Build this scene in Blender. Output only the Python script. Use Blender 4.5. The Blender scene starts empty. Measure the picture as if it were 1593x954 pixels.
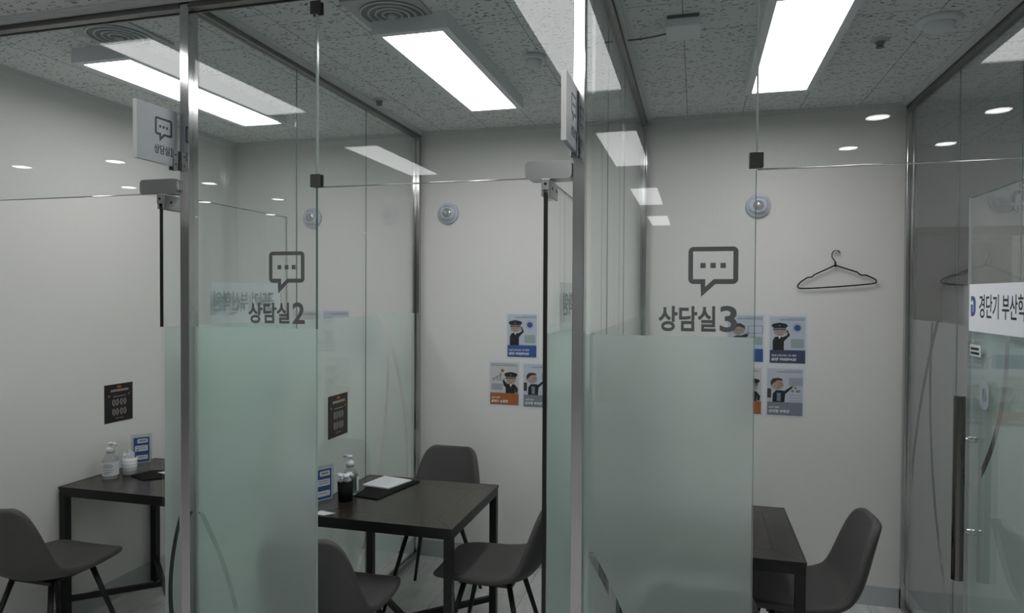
import bpy, bmesh, math, random
from mathutils import Vector, Matrix
C = bpy.context.scene.collection
R = random.Random(4)

# ------------------------------------------------------------ camera, world, exposure
CAM_H = 1.65
YAW, PITCH, ROLL, FPX = 0.262886661, -0.0165477048, 0.00483169975, 1063.8619
cy, sy = math.cos(YAW), math.sin(YAW)
Fw = Vector((-sy*math.cos(PITCH), cy*math.cos(PITCH), math.sin(PITCH)))
Rt = Vector((cy, sy, 0)); Up = Rt.cross(Fw)
c_, s_ = math.cos(ROLL), math.sin(ROLL)
R2 = c_*Rt + s_*Up; U2 = -s_*Rt + c_*Up
cd = bpy.data.cameras.new('camera'); cam = bpy.data.objects.new('camera', cd); C.objects.link(cam)
cam.matrix_world = Matrix(((R2.x, U2.x, -Fw.x, 0), (R2.y, U2.y, -Fw.y, 0), (R2.z, U2.z, -Fw.z, CAM_H), (0, 0, 0, 1)))
cd.sensor_width = 36; cd.lens = FPX/1593*36; cd.clip_start = 0.02; cd.clip_end = 60
sc = bpy.context.scene; sc.camera = cam
w = bpy.data.worlds.new('world'); sc.world = w; w.use_nodes = True
w.node_tree.nodes['Background'].inputs[0].default_value = (0.55, 0.6, 0.62, 1)
w.node_tree.nodes['Background'].inputs[1].default_value = 0.02
vs = sc.view_settings; vs.view_transform = 'Standard'; vs.look = 'None'; vs.gamma = 1; vs.use_curve_mapping = False
vs.exposure = 0.0
sc.cycles.max_bounces = 14; sc.cycles.transparent_max_bounces = 24; sc.cycles.transmission_bounces = 12
sc.cycles.glossy_bounces = 6; sc.cycles.diffuse_bounces = 5
sc.cycles.sample_clamp_indirect = 4; sc.cycles.caustics_reflective = False; sc.cycles.caustics_refractive = True
PANEL_E = 12.6      # strength of the ceiling panel lights in the rooms
HALL_E = 6.0       # corridor panels
SPOT_E = 16.0

# ------------------------------------------------------------ main dimensions
ZC = 2.665; YB = 4.014; YG = 2.01; XL = -3.02
P12, P23, P3R = -1.695, -0.300, 1.075
ZT = 2.000; ZF = 1.535

# ------------------------------------------------------------ materials
def nt(name):
    m = bpy.data.materials.new(name); m.use_nodes = True
    t = m.node_tree; t.nodes.clear()
    o = t.nodes.new('ShaderNodeOutputMaterial')
    return m, t, o
def node(t, kind, **kw):
    n = t.nodes.new(kind)
    for k, v in kw.items():
        if k.startswith('i_'): n.inputs[k[2:].replace('_', ' ')].default_value = v
        else: setattr(n, k, v)
    return n
def col4(c): return (c[0], c[1], c[2], 1)
def pbr(name, c, rough=0.5, metal=0.0, noise=0.0, nscale=20.0, bump=0.0, spec=0.5, coat=0.0, stretch=None):
    m, t, o = nt(name)
    b = node(t, 'ShaderNodeBsdfPrincipled')
    b.inputs['Base Color'].default_value = col4(c); b.inputs['Roughness'].default_value = rough
    b.inputs['Metallic'].default_value = metal; b.inputs['Specular IOR Level'].default_value = spec
    b.inputs['Coat Weight'].default_value = coat
    t.links.new(b.outputs[0], o.inputs[0])
    if noise or bump:
        tc = node(t, 'ShaderNodeTexCoord'); mp = node(t, 'ShaderNodeMapping')
        if stretch: mp.inputs['Scale'].default_value = stretch
        nz = node(t, 'ShaderNodeTexNoise'); nz.inputs['Scale'].default_value = nscale; nz.inputs['Detail'].default_value = 6
        t.links.new(tc.outputs['Object'], mp.inputs[0]); t.links.new(mp.outputs[0], nz.inputs['Vector'])
        if noise:
            r = node(t, 'ShaderNodeMapRange'); r.inputs['To Min'].default_value = 1-noise; r.inputs['To Max'].default_value = 1+noise
            mx = node(t, 'ShaderNodeVectorMath', operation='SCALE'); mx.inputs[0].default_value = c[:3]
            t.links.new(nz.outputs[0], r.inputs[0]); t.links.new(r.outputs[0], mx.inputs['Scale']); t.links.new(mx.outputs[0], b.inputs['Base Color'])
        if bump:
            bp = node(t, 'ShaderNodeBump'); bp.inputs['Strength'].default_value = bump; bp.inputs['Distance'].default_value = 0.002
            t.links.new(nz.outputs[0], bp.inputs['Height']); t.links.new(bp.outputs[0], b.inputs['Normal'])
    return m
def emit(name, c, s):
    m, t, o = nt(name); e = node(t, 'ShaderNodeEmission'); e.inputs[0].default_value = col4(c); e.inputs[1].default_value = s
    t.links.new(e.outputs[0], o.inputs[0]); return m

def glass_mat(name, tint, rough=0.0):
    """clear sheet glass: Fresnel mirror over tinted see-through"""
    m, t, o = nt(name)
    g = node(t, 'ShaderNodeNewGeometry')
    mr = node(t, 'ShaderNodeMapRange'); mr.inputs['To Min'].default_value = 1.42; mr.inputs['To Max'].default_value = 1/1.42
    fr = node(t, 'ShaderNodeFresnel')
    tr = node(t, 'ShaderNodeBsdfTransparent'); tr.inputs[0].default_value = col4(tint)
    gl = node(t, 'ShaderNodeBsdfGlossy'); gl.inputs['Roughness'].default_value = rough; gl.inputs[0].default_value = (1, 1, 1, 1)
    mx = node(t, 'ShaderNodeMixShader')
    L = t.links.new
    L(g.outputs['Backfacing'], mr.inputs[0]); L(mr.outputs[0], fr.inputs['IOR'])
    L(fr.outputs[0], mx.inputs[0]); L(tr.outputs[0], mx.inputs[1]); L(gl.outputs[0], mx.inputs[2]); L(mx.outputs[0], o.inputs[0])
    return m

def frost_mat(name, c, axes, arcs, see=0.42, trc=(0.93, 0.99, 0.965)):
    """etched film: blurred see-through + translucent; arcs = clear bands (cu, cz, radius, half width, zmin, zmax)"""
    m, t, o = nt(name); L = t.links.new
    df = node(t, 'ShaderNodeBsdfDiffuse'); df.inputs[0].default_value = col4(c)
    tl = node(t, 'ShaderNodeBsdfTranslucent'); tl.inputs[0].default_value = col4(c)
    rf = node(t, 'ShaderNodeBsdfRefraction'); rf.inputs[0].default_value = col4(trc); rf.inputs['Roughness'].default_value = 0.62; rf.inputs['IOR'].default_value = 1.22
    m1 = node(t, 'ShaderNodeMixShader'); m1.inputs[0].default_value = 0.58; L(df.outputs[0], m1.inputs[1]); L(tl.outputs[0], m1.inputs[2])
    m2 = node(t, 'ShaderNodeMixShader'); m2.inputs[0].default_value = see; L(m1.outputs[0], m2.inputs[1]); L(rf.outputs[0], m2.inputs[2])
    out = m2
    if arcs:
        g = node(t, 'ShaderNodeNewGeometry'); sp = node(t, 'ShaderNodeSeparateXYZ'); L(g.outputs['Position'], sp.inputs[0])
        u, z = sp.outputs[axes], sp.outputs['Z']
        def mth(op, a, b=None):
            n = node(t, 'ShaderNodeMath', operation=op)
            for i, v in enumerate((a, b)):
                if v is None: continue
                if isinstance(v, (int, float)): n.inputs[i].default_value = v
                else: L(v, n.inputs[i])
            return n.outputs[0]
        tot = None
        for (cu, cz, r, hw, z0, z1) in arcs:
            du = mth('SUBTRACT', u, cu); dz = mth('SUBTRACT', z, cz)
            d = mth('SQRT', mth('ADD', mth('MULTIPLY', du, du), mth('MULTIPLY', dz, dz)))
            k = mth('LESS_THAN', mth('ABSOLUTE', mth('SUBTRACT', d, r)), hw)
            k = mth('MULTIPLY', k, mth('MULTIPLY', mth('GREATER_THAN', z, z0), mth('LESS_THAN', z, z1)))
            tot = k if tot is None else mth('MAXIMUM', tot, k)
        tr = node(t, 'ShaderNodeBsdfTransparent')
        m3 = node(t, 'ShaderNodeMixShader'); L(tot, m3.inputs[0]); L(m2.outputs[0], m3.inputs[1]); L(tr.outputs[0], m3.inputs[2]); out = m3
    L(out.outputs[0], o.inputs[0]); return m

def circ(p1, p2, p3, hw, z0=0.12, z1=2.0):
    (x1, y1), (x2, y2), (x3, y3) = p1, p2, p3
    a = 2*(x1*(y2-y3)-y1*(x2-x3)+x2*y3-x3*y2)
    s1, s2, s3 = x1*x1+y1*y1, x2*x2+y2*y2, x3*x3+y3*y3
    cx = (s1*(y2-y3)+s2*(y3-y1)+s3*(y1-y2))/a; cyy = (s1*(x3-x2)+s2*(x1-x3)+s3*(x2-x1))/a
    return (cx, cyy, math.hypot(x1-cx, y1-cyy), hw, z0, z1)

def ceiling_mat():
    m, t, o = nt('acoustic_tile'); L = t.links.new
    b = node(t, 'ShaderNodeBsdfPrincipled'); b.inputs['Roughness'].default_value = 0.9; b.inputs['Specular IOR Level'].default_value = 0.15
    g = node(t, 'ShaderNodeTexCoord')
    # wormy fissures: stretched voronoi-like noise thresholded
    mp = node(t, 'ShaderNodeMapping'); mp.inputs['Rotation'].default_value = (0, 0, 0.6); mp.inputs['Scale'].default_value = (50, 135, 1)
    L(g.outputs['Object'], mp.inputs[0])
    nz0 = node(t, 'ShaderNodeTexNoise'); nz0.inputs['Scale'].default_value = 30; nz0.inputs['Detail'].default_value = 2
    L(g.outputs['Object'], nz0.inputs['Vector'])
    ad = node(t, 'ShaderNodeVectorMath', operation='MULTIPLY_ADD'); ad.inputs[1].default_value = (2.2, 2.2, 0)
    L(nz0.outputs['Color'], ad.inputs[0]); L(mp.outputs[0], ad.inputs[2])
    v = node(t, 'ShaderNodeTexVoronoi'); v.inputs['Scale'].default_value = 1.0; v.inputs['Randomness'].default_value = 1.0
    L(ad.outputs[0], v.inputs['Vector'])
    r = node(t, 'ShaderNodeMapRange'); r.inputs['From Min'].default_value = 0.30; r.inputs['From Max'].default_value = 0.40
    L(v.outputs['Distance'], r.inputs[0])
    sc_ = node(t, 'ShaderNodeSeparateColor'); L(v.outputs['Color'], sc_.inputs[0])
    gt = node(t, 'ShaderNodeMath', operation='LESS_THAN'); gt.inputs[1].default_value = 0.33; L(sc_.outputs[0], gt.inputs[0])
    mxx = node(t, 'ShaderNodeMath', operation='MAXIMUM'); L(r.outputs[0], mxx.inputs[0])
    inv = node(t, 'ShaderNodeMath', operation='SUBTRACT'); inv.inputs[0].default_value = 1; L(gt.outputs[0], inv.inputs[1]); L(inv.outputs[0], mxx.inputs[1])
    # tile joints
    mp2 = node(t, 'ShaderNodeMapping'); mp2.inputs['Rotation'].default_value = (0, 0, math.pi/2); mp2.inputs['Location'].default_value = (0.02, 0.349, 0)
    L(g.outputs['Object'], mp2.inputs[0])
    br = node(t, 'ShaderNodeTexBrick'); br.offset = 0.5
    br.inputs['Scale'].default_value = 1; br.inputs['Brick Width'].default_value = 0.54; br.inputs['Row Height'].default_value = 0.294
    br.inputs['Mortar Size'].default_value = 0.0022; br.inputs['Mortar Smooth'].default_value = 0.3
    br.inputs['Color1'].default_value = (1, 1, 1, 1); br.inputs['Color2'].default_value = (0.96, 0.96, 0.96, 1); br.inputs['Mortar'].default_value = (0.42, 0.42, 0.42, 1)
    L(mp2.outputs[0], br.inputs['Vector'])
    c1 = node(t, 'ShaderNodeMix', data_type='RGBA'); c1.inputs[6].default_value = (0.075, 0.072, 0.07, 1); c1.inputs[7].default_value = (0.80, 0.82, 0.82, 1)
    L(mxx.outputs[0], c1.inputs[0])
    c2 = node(t, 'ShaderNodeMix', data_type='RGBA', blend_type='MULTIPLY'); c2.inputs[0].default_value = 1
    L(c1.outputs[2], c2.inputs[6]); L(br.outputs[0], c2.inputs[7]); L(c2.outputs[2], b.inputs['Base Color'])
    L(b.outputs[0], o.inputs[0]); return m

def floor_mat():
    m, t, o = nt('stone_vinyl_floor'); L = t.links.new
    b = node(t, 'ShaderNodeBsdfPrincipled'); b.inputs['Roughness'].default_value = 0.32; b.inputs['Specular IOR Level'].default_value = 0.4
    g = node(t, 'ShaderNodeTexCoord')
    br = node(t, 'ShaderNodeTexBrick'); br.offset = 0.5; br.inputs['Scale'].default_value = 1
    br.inputs['Brick Width'].default_value = 0.9; br.inputs['Row Height'].default_value = 0.45
    br.inputs['Mortar Size'].default_value = 0.0014; br.inputs['Color1'].default_value = (0.74, 0.74, 0.73, 1); br.inputs['Color2'].default_value = (0.70, 0.70, 0.69, 1); br.inputs['Mortar'].default_value = (0.22, 0.22, 0.22, 1)
    mp = node(t, 'ShaderNodeMapping'); mp.inputs['Rotation'].default_value = (0, 0, math.pi/2); L(g.outputs['Object'], mp.inputs[0]); L(mp.outputs[0], br.inputs['Vector'])
    nz = node(t, 'ShaderNodeTexNoise'); nz.inputs['Scale'].default_value = 6; nz.inputs['Detail'].default_value = 10; nz.inputs['Roughness'].default_value = 0.65
    mp3 = node(t, 'ShaderNodeMapping'); mp3.inputs['Scale'].default_value = (2.2, 0.8, 1); L(g.outputs['Object'], mp3.inputs[0]); L(mp3.outputs[0], nz.inputs['Vector'])
    r = node(t, 'ShaderNodeMapRange'); r.inputs['From Min'].default_value = 0.3; r.inputs['From Max'].default_value = 0.7; r.inputs['To Min'].default_value = 0.8; r.inputs['To Max'].default_value = 1.15
    L(nz.outputs[0], r.inputs[0])
    mx = node(t, 'ShaderNodeVectorMath', operation='SCALE'); L(br.outputs[0], mx.inputs[0]); L(r.outputs[0], mx.inputs['Scale']); L(mx.outputs[0], b.inputs['Base Color'])
    L(b.outputs[0], o.inputs[0]); return m

M = {
 'wall': pbr('painted_wall', (0.80, 0.79, 0.765), 0.75, noise=0.02, nscale=90, bump=0.08, spec=0.25),
 'hallwall': pbr('corridor_wall', (0.66, 0.67, 0.67), 0.7, noise=0.02),
 'officewall': pbr('office_wall', (0.66, 0.68, 0.69), 0.7, noise=0.02),
 'base': pbr('grey_baseboard', (0.48, 0.505, 0.515), 0.5),
 'ceil': ceiling_mat(), 'floor': floor_mat(),
 'molding': pbr('pale_molding', (0.68, 0.70, 0.705), 0.55),
 'steel': pbr('brushed_steel', (0.56, 0.56, 0.56), 0.13, 1.0, noise=0.04, nscale=40, stretch=(1, 1, 14)),
 'darksteel': pbr('dark_steel_rail', (0.20, 0.195, 0.19), 0.35, 0.85),
 'chrome': pbr('polished_chrome', (0.72, 0.72, 0.72), 0.06, 1.0),
  'handlem': pbr('dark_brushed_handle', (0.20, 0.185, 0.18), 0.16, 1.0),
 'satin': pbr('satin_steel', (0.42, 0.43, 0.43), 0.32, 1.0),
 'black': pbr('black_rubber', (0.006, 0.006, 0.006), 0.45),
 'clamp': pbr('dark_clamp_metal', (0.10, 0.10, 0.10), 0.3, 0.8),
 'glass': glass_mat('clear_glass', (0.970, 0.983, 0.979)),
 'glassR': glass_mat('grey_clear_glass', (0.955, 0.965, 0.965)),
 'edge': pbr('green_glass_edge', (0.06, 0.13, 0.11), 0.2),
 'jointl': pbr('pale_green_glass_edge', (0.40, 0.54, 0.49), 0.2),
 'jointg': pbr('green_glass_joint', (0.12, 0.17, 0.155), 0.2),
 'edgew': pbr('polished_glass_edge', (0.85, 0.90, 0.89), 0.1, spec=0.9),
 'edgel': pbr('bright_glass_edge', (0.75, 0.82, 0.80), 0.15),
 'seal': pbr('clear_silicone_joint', (0.42, 0.48, 0.46), 0.15),
 'acrylic': glass_mat('clear_acrylic', (0.95, 0.96, 0.965)),
 'bottle': glass_mat('clear_bottle_plastic', (0.88, 0.90, 0.90)),
 'white': pbr('white_plastic', (0.74, 0.76, 0.79), 0.35),
 'dome': pbr('white_dome_plastic', (0.60, 0.64, 0.72), 0.22),
 'sign': pbr('sign_board', (0.50, 0.53, 0.57), 0.4),
 'signside': pbr('sign_board_edge', (0.72, 0.72, 0.69), 0.4),
 'ink': pbr('black_print', (0.012, 0.012, 0.013), 0.5),
 'vinyl': pbr('grey_vinyl_letters', (0.14, 0.15, 0.15), 0.55),
 'officeink': pbr('office_dark_letters', (0.10, 0.11, 0.12), 0.5),
 'signpaper': pbr('bright_sign_sheet', (0.88, 0.90, 0.94), 0.5),
 'paper': pbr('white_paper', (0.72, 0.75, 0.80), 0.5),
 'printbg': pbr('pale_blue_print', (0.53, 0.58, 0.67), 0.5),
 'printbg2': pbr('pale_grey_print', (0.60, 0.60, 0.60), 0.5),
 'blue': pbr('blue_print', (0.045, 0.10, 0.30), 0.5),
 'darkblue': pbr('dark_blue_print', (0.055, 0.075, 0.13), 0.5),
 'orange': pbr('orange_print', (0.40, 0.13, 0.045), 0.5),
 'greyp': pbr('grey_print', (0.22, 0.25, 0.28), 0.5),
 'greypl': pbr('light_grey_print', (0.36, 0.40, 0.44), 0.5),
 'greenp': pbr('grey_green_print', (0.33, 0.42, 0.42), 0.5),
 'skin': pbr('printed_skin_tone', (0.42, 0.33, 0.28), 0.5),
 'uniform': pbr('printed_black_uniform', (0.018, 0.018, 0.021), 0.5),
 'hair': pbr('printed_brown_hair', (0.07, 0.05, 0.04), 0.5),
 'gold': pbr('printed_gold', (0.40, 0.25, 0.13), 0.5),
 'whitep': pbr('white_print', (0.80, 0.81, 0.84), 0.5),
 'poster_black': pbr('black_poster_paper', (0.010, 0.009, 0.010), 0.35),
 'laurel': pbr('laurel_print', (0.40, 0.33, 0.28), 0.5),
 'tabletop': None, 'tableframe': pbr('black_table_frame', (0.006, 0.006, 0.0065), 0.42),
 'chair': pbr('dark_grey_upholstery', (0.088, 0.085, 0.083), 0.58, noise=0.06, nscale=60, bump=0.15, spec=0.35),
 'seam': pbr('seam_piping', (0.05, 0.05, 0.05), 0.6),
 'chairleg': pbr('black_chair_leg', (0.008, 0.008, 0.008), 0.4),
 'ventplate': pbr('vent_plate', (0.50, 0.52, 0.53), 0.5),
 'ventdark': pbr('vent_throat', (0.22, 0.235, 0.24), 0.7),
 'ventring': pbr('vent_ring', (0.62, 0.64, 0.65), 0.5),
 'housing': pbr('light_housing', (0.80, 0.82, 0.85), 0.45),
 'panel1': emit('panel_light_dimmer', (1.0, 0.995, 1.0), PANEL_E*.60),
 'panel': emit('panel_light', (1.0, 0.995, 1.0), PANEL_E),
 'hpanel': emit('corridor_panel_light', (1.0, 0.99, 1.0), HALL_E),
 'spot': emit('downlight_glow', (1.0, 0.99, 0.98), SPOT_E),
 'folder': pbr('black_folder', (0.008, 0.008, 0.009), 0.8, spec=0.2),
 'tissue': pbr('white_wrapped_sticks', (0.86, 0.88, 0.92), 0.6),
 'wire': pbr('black_wire', (0.004, 0.004, 0.004), 0.6, spec=0.2),
 'cable': pbr('grey_cable', (0.16, 0.16, 0.16), 0.5),
 'backprint': pbr('show_through_print', (0.28, 0.36, 0.34), 0.5),
 'lens': pbr('clear_lens', (0.42, 0.44, 0.44), 0.15, 0.2, noise=0.7, nscale=140),
 'cabinet': pbr('dark_office_cabinet', (0.10, 0.105, 0.11), 0.5),
}
def wood():
    m, t, o = nt('dark_wood_laminate'); L = t.links.new
    b = node(t, 'ShaderNodeBsdfPrincipled'); b.inputs['Roughness'].default_value = 0.24; b.inputs['Specular IOR Level'].default_value = 0.4
    tc = node(t, 'ShaderNodeTexCoord'); mp = node(t, 'ShaderNodeMapping'); mp.inputs['Scale'].default_value = (3, 40, 3)
    nz = node(t, 'ShaderNodeTexNoise'); nz.inputs['Scale'].default_value = 1.5; nz.inputs['Detail'].default_value = 6
    cr = node(t, 'ShaderNodeValToRGB'); cr.color_ramp.elements[0].color = (0.018, 0.0155, 0.0125, 1); cr.color_ramp.elements[1].color = (0.052, 0.043, 0.034, 1)
    cr.color_ramp.elements[0].position = 0.3; cr.color_ramp.elements[1].position = 0.75
    L(tc.outputs['Object'], mp.inputs[0]); L(mp.outputs[0], nz.inputs['Vector']); L(nz.outputs[0], cr.inputs[0]); L(cr.outputs[0], b.inputs['Base Color']); L(b.outputs[0], o.inputs[0])
    return m
M['tabletop'] = wood()

# ------------------------------------------------------------ mesh helpers
def tag(o, label=None, cat=None, group=None, kind=None):
    if label: o['label'] = label
    if cat: o['category'] = cat
    if group: o['group'] = group
    if kind: o['kind'] = kind
    return o
def link(name, bm, m, parent=None, smooth=False, mats=None):
    me = bpy.data.meshes.new(name); bmesh.ops.recalc_face_normals(bm, faces=bm.faces) if not smooth or smooth == 1 else None
    bm.to_mesh(me); bm.free()
    for x in (mats or [m]): me.materials.append(x)
    if smooth:
        for p in me.polygons: p.use_smooth = True
    o = bpy.data.objects.new(name, me); C.objects.link(o)
    if parent: o.parent = parent
    return o
def empty(name, loc, rz=0):
    o = bpy.data.objects.new(name, None); C.objects.link(o); o.location = loc; o.rotation_euler = (0, 0, rz); o.empty_display_size = .1; return o
def box(bm, a, b, bev=0, mi=0):
    x0, y0, z0 = [min(p, q) for p, q in zip(a, b)]; x1, y1, z1 = [max(p, q) for p, q in zip(a, b)]
    r = bmesh.ops.create_cube(bm, size=1)['verts']
    for v in r: v.co = Vector(((x0+x1)/2+v.co.x*(x1-x0), (y0+y1)/2+v.co.y*(y1-y0), (z0+z1)/2+v.co.z*(z1-z0)))
    fs = set(f for v in r for f in v.link_faces)
    for f in fs: f.material_index = mi
    if bev:
        es = list(set(e for v in r for e in v.link_edges))
        bmesh.ops.bevel(bm, geom=es, offset=bev, segments=2, affect='EDGES', profile=0.5)
def boxo(name, a, b, m, parent=None, bev=0):
    bm = bmesh.new(); box(bm, a, b, bev); return link(name, bm, m, parent)
def tube(bm, pts, r, n=8, r2=None, caps=True):
    pts = [Vector(p) for p in pts]; rings = []
    prev = None
    for i, p in enumerate(pts):
        d = (pts[min(i+1, len(pts)-1)]-pts[max(i-1, 0)]).normalized()
        if prev is None:
            a = d.cross(Vector((0, 0, 1)) if abs(d.z) < .9 else Vector((1, 0, 0))).normalized()
        else: a = (prev - d*prev.dot(d)).normalized()
        prev = a; b = d.cross(a)
        rr = r if r2 is None else r+(r2-r)*i/(len(pts)-1)
        rings.append([bm.verts.new(p+a*rr*math.cos(2*math.pi*k/n)+b*rr*math.sin(2*math.pi*k/n)) for k in range(n)])
    for i in range(len(rings)-1):
        for k in range(n): bm.faces.new((rings[i][k], rings[i][(k+1) % n], rings[i+1][(k+1) % n], rings[i+1][k]))
    if caps: bm.faces.new(rings[0][::-1]); bm.faces.new(rings[-1])
def lathe(bm, prof, c=(0, 0, 0), n=32, axis='z'):
    """prof = [(r, h)...]; axis z up, 'y' = towards -Y (wall mounted), 'd' = downwards"""
    rings = []
    for r, h in prof:
        ring = []
        for k in range(n):
            a = 2*math.pi*k/n; u, v = max(r, 1e-5)*math.cos(a), max(r, 1e-5)*math.sin(a)
            p = {'z': (u, v, h), 'y': (u, -h, v), 'd': (u, v, -h)}[axis]
            ring.append(bm.verts.new((c[0]+p[0], c[1]+p[1], c[2]+p[2])))
        rings.append(ring)
    for i in range(len(rings)-1):
        for k in range(n): bm.faces.new((rings[i][k], rings[i][(k+1) % n], rings[i+1][(k+1) % n], rings[i+1][k]))
    bm.faces.new(rings[0]); bm.faces.new(rings[-1])
def flat(loops, origin, right, up, w=None, h=None, thick=0.0004, fit=False, mirror=False):
    """2D outline with holes -> bmesh in 3D (filled, slightly thick)"""
    cu = bpy.data.curves.new('tmp', 'CURVE'); cu.dimensions = '2D'; cu.fill_mode = 'BOTH'; cu.extrude = 0.5
    for lp in loops:
        s = cu.splines.new('POLY'); s.points.add(len(lp)-1); s.use_cyclic_u = True
        for i, p in enumerate(lp): s.points[i].co = (p[0], p[1], 0, 1)
    return _conv(cu, origin, right, up, w, h, thick, fit)
_font = {}
def text(body, origin, right, up, w, h, thick=0.0004, bold=0.0, shear=0.0):
    cu = bpy.data.curves.new('tmp', 'FONT'); cu.body = body; cu.extrude = 0.5; cu.offset = bold; cu.shear = shear; cu.resolution_u = 4
    return _conv(cu, origin, right, up, w, h, thick, True)
def _conv(cu, origin, right, up, w, h, thick, fit):
    ob = bpy.data.objects.new('tmp', cu); C.objects.link(ob)
    dg = bpy.context.evaluated_depsgraph_get(); me = bpy.data.meshes.new_from_object(ob.evaluated_get(dg))
    C.objects.unlink(ob); bpy.data.objects.remove(ob); bpy.data.curves.remove(cu)
    bm = bmesh.new(); bm.from_mesh(me); bpy.data.meshes.remove(me)
    if not bm.verts: return bm
    o, r, u = Vector(origin), Vector(right), Vector(up); n = r.cross(u)
    x0 = min(v.co.x for v in bm.verts); x1 = max(v.co.x for v in bm.verts); y0 = min(v.co.y for v in bm.verts); y1 = max(v.co.y for v in bm.verts)
    for v in bm.verts:
        x, y, z = v.co
        if fit: x = (x-x0)/(x1-x0)*w; y = (y-y0)/(y1-y0)*h
        v.co = o + r*x + u*y + n*(thick if z > 0 else 0)
    return bm
def merge(bms):
    out = bmesh.new()
    for b in bms:
        me = bpy.data.meshes.new('t'); b.to_mesh(me); b.free(); out.from_mesh(me); bpy.data.meshes.remove(me)
    return out
def rrect(x0, y0, x1, y1, r, n=5):
    pts = []
    for cx, cyy, a0 in ((x1-r, y1-r, 0), (x0+r, y1-r, 90), (x0+r, y0+r, 180), (x1-r, y0+r, 270)):
        for k in range(n+1):
            a = math.radians(a0+90*k/n); pts.append((cx+r*math.cos(a), cyy+r*math.sin(a)))
    return pts
def bubble(origin, right, up, w, thick=0.0004):
    """speech bubble with three square dots; origin = lower left of its box"""
    k = w/400.0
    T = lambda p: (p[0]*k, p[1]*k)
    out = rrect(0, 107, 400, 418, 42)
    # insert the tail along the bottom edge (between the two lower corners)
    o2 = out[:18] + [(100, 107), (105, 0), (220, 107)] + out[18:]
    inn = [(38, 380), (360, 380), (360, 148), (205, 148), (138, 85), (138, 148), (38, 148)]
    loops = [[T(p) for p in o2], [T(p) for p in inn]]
    for x in (97, 178, 258): loops.append([T((x, 240)), T((x+43, 240)), T((x+43, 283)), T((x, 283))])
    return flat(loops, origin, right, up, thick=thick)
X_, Y_, Z_ = Vector((1, 0, 0)), Vector((0, 1, 0)), Vector((0, 0, 1))

# ------------------------------------------------------------ room shell
def S(o): o['kind'] = 'structure'; return o
S(boxo('floor', (-7, -6.5, -0.1), (5.2, 5.3, 0), M['floor']))
S(boxo('ceiling', (-7, -6.5, ZC), (5.2, 5.3, ZC+0.1), M['ceil']))
S(boxo('wall_back', (-3.12, YB, 0), (P3R+0.02, YB+0.1, ZC), M['wall']))
S(boxo('wall_left', (XL-0.1, 1.985, 0), (XL, YB, ZC), M['wall']))
S(boxo('wall_office_back', (P3R+0.02, 5.2, 0), (5.1, 5.3, ZC), M['officewall']))
S(boxo('wall_office_side', (P3R-0.08, YB+0.1, 0), (P3R+0.02, 5.2, ZC), M['officewall']))
S(boxo('wall_right', (5.1, -6.4, 0), (5.2, 5.2, ZC), M['hallwall']))
S(boxo('wall_corridor_back', (-6.9, -6.5, 0), (5.1, -6.4, ZC), M['hallwall']))
S(boxo('wall_corridor_left', (-7, -6.5, 0), (-6.9, 1.985, ZC), M['hallwall']))
S(boxo('wall_front_left', (-6.9, 1.985, 0), (-3.12, 2.085, ZC), M['wall']))
for n, (x0, x1) in {'baseboard_back_one': (XL+.008, P12-.022), 'baseboard_back_two': (P12+.022, P23-.022), 'baseboard_back_three': (P23+.022, P3R-.024)}.items():
    S(boxo(n, (x0, YB-0.008, 0), (x1, YB, 0.105), M['base'], bev=0.002))
S(boxo('baseboard_left', (XL, 2.04, 0), (XL+0.008, YB, 0.105), M['base'], bev=0.002))
# ceiling edge molding (stepped) round each room
def molding(name, a, b, inward):
    bm = bmesh.new()
    ax = 0 if a[0] != b[0] else 1
    for (dep, z0) in ((0.018, ZC-0.018), (0.030, ZC-0.006)):
        lo = list(a); hi = list(b)
        lo[1-ax] = a[1-ax]; hi[1-ax] = a[1-ax] + inward*dep
        box(bm, (lo[0], lo[1], z0), (hi[0], hi[1], ZC-0.0005))
    return S(link(name, bm, M['molding']))
k = 1
for (xa, xb) in ((XL, P12-.022), (P12+.022, P23-.022), (P23+.022, P3R-.024)):
    molding('trim_%d' % k, (xa, YB), (xb, YB), -1); k += 1
    molding('trim_%d' % k, (xa+.031, 2.036), (xb-.031, 2.036), 1); k += 1
    molding('trim_%d' % k, (xa, 2.036), (xa, YB-.031), 1); k += 1
    molding('trim_%d' % k, (xb, 2.036), (xb, YB-.031), -1); k += 1
molding('trim_%d' % k, (-6.8, 1.982), (5.0, 1.982), -1)

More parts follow.
